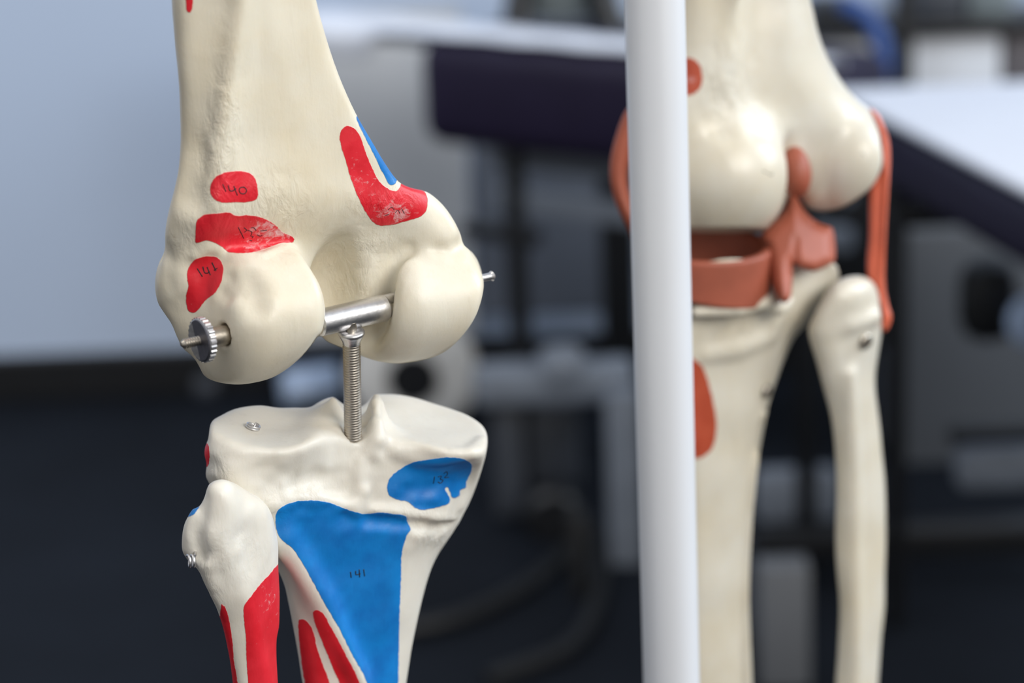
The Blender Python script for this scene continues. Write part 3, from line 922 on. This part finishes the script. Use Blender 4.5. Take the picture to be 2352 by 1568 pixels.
FIR = [(1907, 654), (1929, 639), (1956, 632), (1983, 634), (2005, 647), (2018, 673), (2023, 710), (2026, 755), (2018, 814), (2012, 878), (2021, 954), (2029, 1048), (2035, 1118), (2037, 1206), (2036, 1294), (2034, 1382), (2027, 1470), (2018, 1568), (2000, 1900),
       (1905, 1900), (1917, 1568), (1922, 1499), (1926, 1382), (1919, 1294), (1916, 1206), (1919, 1118), (1916, 1030), (1907, 954), (1889, 890), (1872, 826), (1855, 767), (1860, 738), (1884, 691)]
j = Field([85, -26, 800], [140, 170, 905], 0.8)
m2 = Map2(smooth_poly(FIR, 4))
zc = 838 + 0.089 * (j.u - 1960) + 0.043 * (j.v - 700)
j.add(j.inflate(m2, 9.0, lerpmap(j.v, [650, 800, 1000, 1568], [13, 10.5, 8, 8]), zc), 0.1)
din = j.din.copy()
j.add(j.path([(1880, 758, 830), (1950, 746, 828.5), (2015, 726, 834)], [1.0, 1.0, 1.0]), 5)
j.add(j.path([(1950, 860, 835), (1960, 1100, 848), (1965, 1500, 865), (1950, 1850, 880)], [2.5, 2.5, 2.5, 2.5]), 4)
j.lumps(12, 0.6, 27)
j.clip(-din, 1.2)
fibula2 = sculpt('fibula', j, M['bone_far'], R2, {}, rough=[(1980, 700, 60, 60, 0.4)])


def strap(name, poly, R, Hh, zfun, lo, hi, mat, res=0.55, extra=None, label=None):
    F = Field(lo, hi, res)
    F.add(F.inflate(Map2(smooth_poly(poly, 4)), R, Hh, zfun(F.u, F.v)), 0.1)
    d = F.din.copy()
    if extra: extra(F)
    F.clip(-d, 0.5)
    o = sculpt(name, F, mat, R2)
    if label: o['label'] = label
    return o


strap('medial_ligament', [(1466, 225), (1436, 254), (1416, 303), (1402, 357), (1399, 402), (1407, 451), (1425, 496), (1447, 540), (1470, 640), (1500, 760), (1530, 770), (1505, 620), (1480, 520), (1450, 452), (1442, 410), (1447, 368), (1470, 300), (1495, 235)], 3.5, 4.5,
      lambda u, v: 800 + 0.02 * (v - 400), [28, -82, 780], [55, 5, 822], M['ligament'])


def ridges(F):
    F.add(F.path([(2030, 300, 836), (2037, 400, 836), (2030, 560, 838), (2022, 690, 842)], [0.6, 0.8, 0.8, 0.8]), 1.5)
    F.cut(F.path([(2014, 460, 835), (2012, 560, 837), (2008, 640, 840)], [0.5, 0.7, 0.5]), 1.2)


strap('lateral_ligament', [(1996, 246), (2018, 262), (2034, 295), (2044, 330), (2045, 380), (2041, 446), (2036, 536), (2033, 625), (2035, 668), (2042, 703), (2049, 727), (2042, 753), (2032, 763), (2026, 758), (2024, 714), (2014, 668), (1991, 630), (1994, 536), (1995, 446), (2004, 420), (2022, 385), (2023, 330), (2012, 282)], 2.6, 3.2,
      lambda u, v: 840 + 0.012 * (v - 400), [100, -82, 820], [135, 6, 862], M['ligament_lit'], 0.5, ridges, 'orange strap coloured as lit on the outer side')


def meniscus(name, u0, v0, D, rx, rz, vt, vb, lo, hi, wall=3.2, yaw=22):
    F = Field(lo, hi, 0.55)
    zz = zr(F.u, F.v) + 2
    o_ = F.ecyl(u0, v0, D, rx, rz, 0.30, yaw)
    i_ = F.ecyl(u0, v0, D, rx - wall, rz - wall, 0.30, yaw)
    sl = F.Y + 0.30 * (F.Z - zz)
    f_ = smax(o_, -i_, 0.8)
    f_ = smax(f_, cy2(vt) - 0.15 * (F.X - (u0 - CX) * 0.1426) - sl, 1.2); f_ = smax(f_, sl - cy2(vb), 0.8)
    F.F = f_
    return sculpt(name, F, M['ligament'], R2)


meniscus('meniscus', 1604, 640, zr(1604, 640) + 2, 24.6, 23.6, 556, 652, [46, -40, 785], [90, 0, 850])
strap('cruciate_ligament', [(1818, 430), (1800, 482), (1764, 522), (1744, 544), (1756, 567), (1768, 625), (1779, 670), (1790, 690), (1804, 697), (1817, 684), (1821, 640), (1823, 604), (1832, 612), (1850, 620), (1870, 624), (1893, 616), (1914, 604), (1920, 592), (1917, 540), (1910, 521), (1893, 516), (1871, 505), (1849, 483), (1830, 450)], 4.5, 6.5,
      lambda u, v: 829 - 0.075 * (v - 440) + 0.09 * np.maximum(u - 1825, 0), [80, -57, 795], [120, -8, 862], M['ligament'], 0.5,
      lambda F: (F.cut(F.path([(1829, 545, 815), (1825, 590, 812), (1822, 630, 811)], [0.6, 1.3, 1.2]), 1.5), F.cut(F.ell(1888, 508, 822, (3.4, 1.8, 6)), 1.2)))
Fs = Field([86, -72, 800], [112, -45, 845], 0.5)
Fs.add(Fs.ell(1828, 394, 813, (5.0, 8.4, 6.5), 0, -8), 0.1)
sculpt('ligament_stump', Fs, M['ligament'], R2)


# fixing screws of the far leg
def screw_head(bone, u, v, r, name='fixing_screw'):
    p, n = surf(bone, u, v)
    q = p + n * 0.0016
    lathe_v = lathe(p - n * 0.003, q, [(0, r * 0.5), (0.003, r * 0.55), (0.0033, r), (0.0040, r), (0.0046, r * 0.8), (0.0046, r * 0.35), (0.0036, r * 0.3)], 28)
    return solid(name, lathe_v, M['steel_dark'], bone, 40)


screw_head(fibula2, 1985, 783, 0.0027)
screw_head(tibia2, 1757, 897, 0.0025)

# faint pen smudges on the far femur
write([[(1752, 392), (1760, 396)], [(1764, 398), (1772, 402), (1774, 396)]], femur2, 0.00016)
write([[(1980, 350), (1984, 358)]], femur2, 0.00016)
# ------------------------------------------------------------------ the room behind, far out of focus
M['vinyl'] = plain('black_purple_vinyl', srgb(32, 26, 48), 0.5, 0, 0.1, 20, 0, 0.25)
M['sheet'] = plain('white_cotton_sheet', srgb(226, 230, 240), 0.75, 0, 0.02, 12)
M['frame_black'] = plain('black_steel_frame', srgb(22, 23, 26), 0.4)
M['frame_grey'] = plain('grey_steel_frame', srgb(122, 129, 140), 0.42)
M['grey_panel'] = plain('grey_laminate', srgb(104, 107, 112), 0.5, 0, 0.04, 6)
M['grey_dim'] = plain('dark_grey_plastic', srgb(66, 70, 78), 0.5)
M['wheel'] = plain('pale_grey_rubber', srgb(208, 206, 203), 0.5)
M['white_box'] = plain('white_laminate', srgb(236, 240, 248), 0.5, 0, 0.02, 6)
M['blue'] = plain('blue_nylon', srgb(38, 74, 140), 0.5)
M['pale_blue'] = plain('pale_blue_plastic', srgb(196, 216, 248), 0.4)
M['hose'] = plain('dark_rubber_hose', srgb(25, 26, 28), 0.5)
M['mesh_grey'] = plain('grey_green_fabric', srgb(118, 128, 132), 0.8)
M['taupe'] = plain('taupe_plastic', srgb(104, 100, 104), 0.6)
ZT = 0.50
ZB = 0.50


def prism(pts, z0, z1, bevel=0.008, seg=3):
    import bmesh
    bm = bmesh.new()
    b_ = [bm.verts.new((p[0], p[1], z0)) for p in pts]; t_ = [bm.verts.new((p[0], p[1], z1)) for p in pts]
    n = len(pts)
    bm.faces.new(b_[::-1]); bm.faces.new(t_)
    for i in range(n): bm.faces.new((b_[i], b_[(i + 1) % n], t_[(i + 1) % n], t_[i]))
    bmesh.ops.recalc_face_normals(bm, faces=bm.faces[:])
    if bevel: bmesh.ops.bevel(bm, geom=bm.edges[:], offset=bevel, segments=seg, profile=0.5, affect='EDGES')
    bm.verts.ensure_lookup_table(); bm.verts.index_update()
    r = [v.co.copy() for v in bm.verts], [[v.index for v in f.verts] for f in bm.faces]
    bm.free(); return r


def upright(u0, v0, u1, v1, D, th=0.02, bevel=0.003):
    """an upright box whose face spans the pixels, at depth D"""
    c = at((u0 + u1) / 2, (v0 + v1) / 2, D)
    w = abs(u1 - u0) * D / FPX; hh = abs(v1 - v0) * D / FPX / math.cos(math.radians(PITCH))
    return box((c.x, c.y + th / 2, c.z), (w, th, hh), 0, bevel)


def part(name, vf, mat, parent, sharp=40):
    return solid(name, vf, mat, parent, sharp)


def thing(name, vf, mat, label, cat, group=None, sharp=40):
    o = link_mesh(name, vf[0], vf[1], mat); auto_sharp(o, sharp); tag(o, label, cat, group); return o


def post_to_floor(u, v, D, w, z_top=None):
    p = at(u, v, D); z1 = p.z if z_top is None else z_top
    return box((p.x, p.y, z1 / 2), (w, w, z1), 0, 0.003)


def proj_u(p):
    q = CM.inverted() @ Vector(p); return CX + q.x / -q.z * FPX


V2 = lambda p: Vector((p.x, p.y))
# -- table beyond the jointed leg
ZT = 0.514
a1 = V2(floor_hit(968, 92, ZT)); a2 = V2(floor_hit(1430, 130, ZT))
da = (a2 - a1).normalized(); pa_ = Vector((-da.y, da.x))
if pa_.y < 0: pa_ = -pa_
a1 = a1 - da * 0.012
e1 = a1 + da * 0.46
ta = empty('treatment_table', (a1.x + da.x * 0.3, a1.y + da.y * 0.3, 0), 'treatment couch with dark purple vinyl pad between the two skeleton legs', 'treatment table')
part('pad', prism([a1, e1, e1 + pa_ * 0.14, a1 + pa_ * 0.14], ZT - 0.108, ZT, 0.024, 4), M['vinyl'], ta)


def along(t, s): p = a1 + da * t + pa_ * s; return p


t190 = [k / 200 for k in range(120) if proj_u((*along(k / 200, 0.07), ZT - 0.25)) > 1190][0]
for t_, s_ in ((t190, 0.07), (0.40, 0.07)):
    p = along(t_, s_)
    part('leg', box((p.x, p.y, (ZT - 0.1) / 2), (0.018, 0.018, ZT - 0.1), math.atan2(da.y, da.x), 0.003), M['frame_black'], ta)
for zz, m_ in ((ZT - 0.13, 'frame_grey'), (ZT - 0.175, 'frame_grey')):
    p = along(0.24, 0.08)
    part('rail', box((p.x, p.y, zz), (0.40, 0.02, 0.022), math.atan2(da.y, da.x), 0.003), M[m_], ta)
p = along(0.09, 0.03)
part('crossbar', box((p.x - 0.01, p.y, ZT - 0.235 + 0.04), (0.09, 0.018, 0.016), math.atan2(da.y, da.x), 0.003), M['frame_black'], ta)
# scissor base of the couch
part('lift_arm', upright(1085, 850, 1460, 935, 2.55, 0.05, 0.01), M['frame_grey'], ta)
part('lift_bracket', upright(1235, 812, 1350, 905, 2.54, 0.05, 0.015), M['frame_grey'], ta)
part('lift_column', upright(1132, 930, 1205, 1190, 2.6, 0.03), M['grey_dim'], ta)
part('lift_motor', upright(1205, 935, 1335, 1125, 2.62, 0.06, 0.01), M['grey_dim'], ta)
part('lift_column', upright(1398, 905, 1475, 1345, 2.48, 0.03), M['frame_grey'], ta)
part('foot_bar', upright(1310, 1180, 1350, 1480, 2.42, 0.02), M['hose'], ta)
wc = at(1270, 1178, 2.58)
part('caster', lathe(wc - Vector((0.0, 0.02, 0)), wc + Vector((0, 0.02, 0)), [(0, 0.006), (0, 0.024), (0.006, 0.03), (0.034, 0.03), (0.04, 0.024), (0.04, 0.006)], 32), M['frame_black'], ta)

# sheet lying along the couch and hanging over its end
b1 = V2(floor_hit(640, 75, ZT + 0.004)); b2 = along(0.10, 0.02)
rows = []
xs = np.linspace(0, 1, 40)
vs, fs = [], []
for i, t_ in enumerate(xs):
    p = along(-0.18 + t_ * 0.63, 0)
    wob = 0.003 * math.sin(i * 1.3)
    over = t_ > 0.19
    s0_ = 0.012
    prof = [(0.118, ZT - 0.03), (0.104, ZT + 0.004), (0.07, ZT + 0.008), (s0_ + 0.008, ZT + 0.008), (s0_, ZT + 0.003 if over else ZT - 0.006)]
    if not over: prof += [(s0_ + 0.002, ZT - 0.014), (s0_ + 0.004, ZT - 0.022), (s0_ + 0.006, ZT - 0.03)]
    else: prof += [(s0_ + 0.004, ZT + 0.002), (s0_ + 0.008, ZT + 0.0015), (s0_ + 0.012, ZT + 0.001)]
    for (s_, z_) in [(q * (1 - 0.5 * t_), z) for q, z in prof]:
        q_ = p + pa_ * (s_ + wob); vs.append((q_.x, q_.y, z_))
n_ = 8
for i in range(len(xs) - 1):
    for k in range(n_ - 1): fs.append((i * n_ + k, i * n_ + k + 1, (i + 1) * n_ + k + 1, (i + 1) * n_ + k))
sh = thing('bed_sheet', (vs, fs), M['sheet'], 'folded white sheet along the back edge of the purple pad, overhanging its end', 'sheet', None, 80)
md = sh.modifiers.new('thick', 'SOLIDIFY'); md.thickness = 0.003
md = sh.modifiers.new('smooth', 'SUBSURF'); md.levels = 1; md.render_levels = 1

M['wall_shade_dark'] = plain('wall_in_deep_shade', srgb(104, 110, 122), 0.5, 0, 0.04, 6)  # deeper wall shade as a flat colour
M['wall_shade_light'] = plain('wall_in_light_shade', srgb(190, 192, 196), 0.6, 0, 0.03, 4)  # lighter wall shade as a flat colour
thing('wall_shade_board', upright(640, 40, 1075, 775, 2.86, 0.02, 0.002), M['wall_shade_light'], 'added tall grey board standing in for the shaded wall, behind the right side of the painted femur', 'panel')  # added board whose grey carries the shade on the wall
thing('wall_shade_board_low', upright(1085, 210, 1440, 722, 2.88, 0.03, 0.004), M['wall_shade_dark'], 'added low dark grey board standing in for the shaded wall under the couch with the purple pad', 'cabinet')  # second added board, darker, for the wall's shade under the couch
# -- chair beyond it
ch = empty('office_chair', at(1290, 200, 2.64) * 1.0, 'black framed chair with grey mesh back beyond the treatment couch', 'chair')
ch.location.z = 0
bpy.context.view_layer.update()
c0 = at(1300, 60, 2.67)
part('seat', box((c0.x + 0.02, c0.y, c0.z - 0.012), (0.13, 0.09, 0.03), 0.1, 0.012), M['frame_black'], ch)
part('frame', tube([at(1192, 110, 2.64), at(1190, 40, 2.64), at(1205, -60, 2.64), at(1260, -130, 2.64), at(1330, -130, 2.64), at(1370, -60, 2.64), at(1390, 20, 2.64), at(1415, 90, 2.64)], 0.017, 10), M['frame_black'], ch)
part('backrest', upright(1225, -110, 1365, 40, 2.655, 0.012), M['mesh_grey'], ch)
part('pedestal', box((c0.x + 0.05, c0.y, (c0.z - 0.03) / 2), (0.04, 0.04, c0.z - 0.03), 0, 0.005), M['frame_black'], ch)

# -- second couch, right
k0 = V2(floor_hit(1925, 222, ZB)); k1 = V2(floor_hit(2352, 445, ZB))
db = (k1 - k0).normalized(); k2 = k0 + db * 0.62
k3 = V2(floor_hit(2352, 205, ZB)); dc = (k3 - k0).normalized()
ZT = ZB
tb = empty('treatment_table', (k0.x + 0.2, k0.y, 0), 'treatment couch with black vinyl pad under a white sheet, behind the ivory leg with ligaments', 'treatment table')
part('pad', prism([k0, k2, k2 + dc * 0.6, k0 + dc * 0.6], ZT - 0.062, ZT, 0.018, 4), M['vinyl'], tb)
ins = (db + dc).normalized() * 0.012
thing('bed_sheet', prism([k0 - ins * 0.5, k2 - dc * 0.004, k2 + dc * 0.57, k0 - db * 0.006 + dc * 0.59], ZT + 0.0005, ZT + 0.007, 0.003, 2), M['sheet'], 'bright white sheet flat on the black pad of the couch at the right edge', 'sheet')
# underframe
part('dark_backing', upright(1770, 250, 2074, 800, 2.66, 0.015), M['frame_black'], tb)  # added dark board that blackens the gap below the pad
part('leg', post_to_floor(2062, 700, 2.25, 0.016, ZT - 0.06), M['frame_black'], tb)
part('side_rail', upright(2050, 470, 2420, 520, 2.15, 0.03), M['frame_black'], tb)
part('actuator', upright(2215, 610, 2350, 800, 2.2, 0.05, 0.02), M['hose'], tb)
part('pump_bar', upright(2200, 1035, 2440, 1130, 2.3, 0.03, 0.01), M['frame_grey'], tb)
part('crossbar', upright(2185, 985, 2440, 1022, 2.28, 0.02), M['frame_black'], tb)
part('foot_bar', upright(1735, 1215, 2440, 1290, 2.42, 0.03), M['frame_black'], tb)
part('lower_rail', upright(1735, 1085, 1930, 1205, 2.45, 0.03, 0.01), M['frame_grey'], tb)
part('lift_column', upright(1745, 1300, 1862, 1590, 2.07, 0.03), M['grey_panel'], tb)
p = at(1803, 1500, 2.07); q = at(1803, 1250, 2.42)
part('base_bar', box((p.x, (p.y + q.y) / 2 + 0.02, 0.03), (0.03, q.y - p.y, 0.03), 0, 0.004), M['frame_black'], tb)
thing('round_knob', lathe(at(2378, 740, 2.15) - Vector((0, .01, 0)), at(2378, 740, 2.15) + Vector((0, .02, 0)), [(0, .004), (0.001, .012), (.004, .021), (.01, .024), (.02, .022), (.027, .012), (.03, .004)], 24), M['pale_blue'], 'pale blue rounded knob at the right edge under the second couch', 'knob')

# -- grey cabinet under and behind the second couch
cb = empty('cabinet', at(2200, 900, 2.62), 'dark grey cabinet standing behind the second treatment couch', 'cabinet')
cb.location.z = 0; bpy.context.view_layer.update()
c1 = at(2230, 560, 2.62); c2 = at(2150, 1238, 2.62)
part('body', box(((at(2085, 900, 2.62).x + at(2460, 900, 2.62).x) / 2, c1.y + 0.12, (c1.z + c2.z) / 2), (at(2460, 900, 2.62).x - at(2085, 900, 2.62).x, 0.12, c1.z - c2.z), 0, 0.004), M['grey_panel'], cb)
part('plinth', box(((at(2085, 900, 2.62).x + at(2460, 900, 2.62).x) / 2, c1.y + 0.13, c2.z / 2), (0.16, 0.1, c2.z), 0, 0.003), M['frame_black'], cb)

# -- shelf with white boxes
sf = empty('shelf_rack', at(2100, 300, 2.82), 'black metal rack behind the second treatment couch', 'rack')
sf.location.z = 0; bpy.context.view_layer.update()
s_ = at(2100, 230, 2.82)
part('shelf', box((s_.x + 0.02, s_.y + 0.055, s_.z - 0.012), (0.50, 0.11, 0.016), 0, 0.003), M['frame_black'], sf)
part('post', box((at(2066, 0, 2.80).x, s_.y - 0.015, (s_.z + 0.25) / 2), (0.021, 0.012, s_.z + 0.25), 0, 0.002), M['frame_black'], sf)
part('shelf', box((s_.x + 0.02, s_.y + 0.055, at(2100, 62, 2.82).z), (0.50, 0.11, 0.014), 0, 0.003), M['frame_black'], sf)


def store(u0, v0, u1, v1, mat, label):
    return thing('storage_box', upright(u0, v0, u1, v1, 2.83, 0.09, 0.006), M[mat], label, 'box')


store(1868, 84, 2046, 222, 'white_box', 'white box beside the ivory femur, left of the dark rack post')
store(2088, 82, 2300, 222, 'white_box', 'wide white box on the rack, right of the dark rack post')
store(2304, 78, 2400, 222, 'taupe', 'taupe box at the right edge of the rack')
store(1866, 14, 1985, 56, 'frame_black', 'black box on the upper shelf beside the ivory femur')
store(2110, -40, 2220, 56, 'grey_dim', 'dark grey box on the upper shelf of the rack')
store(2225, -60, 2330, 56, 'mesh_grey', 'grey green box on the upper shelf near the right edge')
thing('strap', tube([at(1930, 8, 2.60), at(1985, 30, 2.60), at(2018, 80, 2.60), at(2032, 140, 2.60), at(2022, 200, 2.61), at(2010, 226, 2.62)], 0.010, 10), M['blue'], 'blue strap hanging down in front of the white box beside the rack post', 'strap')

# -- on the floor
w0 = at(950, 850, 2.88); rw = 0.073
w0.z = rw + 0.004
wh = empty('caster_wheel', (w0.x, w0.y, 0), 'pale grey wheel with black hub on the floor below the painted knee', 'wheel')
part('tyre', lathe(w0 - Vector((0.0, 0.018, 0)), w0 + Vector((0.0, 0.018, 0)), [(0, 0.030), (-0.004, 0.045), (0.0, rw - 0.006), (0.006, rw), (0.03, rw), (0.036, rw - 0.006), (0.036, 0.03)], 48), M['wheel'], wh)
part('hub', lathe(w0 - Vector((0.0, 0.026, 0)), w0 + Vector((0.0, 0.026, 0)), [(0, 0.004), (0, 0.029), (0.052, 0.029), (0.052, 0.004)], 40), M['frame_black'], wh)
t0 = floor_hit(655, 935); t1 = floor_hit(790, 850)
thing('foam_roller', tube([Vector((t0.x, t0.y, .024)), Vector((t1.x, min(t1.y, YW - .06), .024))], 0.022, 20), M['pale_blue'], 'pale blue tube lying on the floor between the painted leg and the wheel', 'tube')
hp = [floor_hit(880, 1455, .008), floor_hit(1050, 1420, .008), floor_hit(1200, 1350, .008), floor_hit(1310, 1260, .008), floor_hit(1350, 1200, .008), floor_hit(1375, 1260, .008), floor_hit(1365, 1400, .008), floor_hit(1300, 1490, .008), floor_hit(1120, 1560, .008)]
hp = smooth_poly([tuple(p) for p in hp], 6, False)
thing('hose', tube(hp, 0.008, 10), M['hose'], 'dark rubber hose looping over the floor in front of the first couch', 'hose')
# floor-edge scrap by the wall
g0 = floor_hit(480, 895)
thing('foot_pedal', box((g0.x, g0.y - 0.02, 0.012), (0.03, 0.03, 0.024), 0, 0.008), M['grey_dim'], 'small grey foot pedal on the floor behind the lowest part of the painted knee', 'pedal')
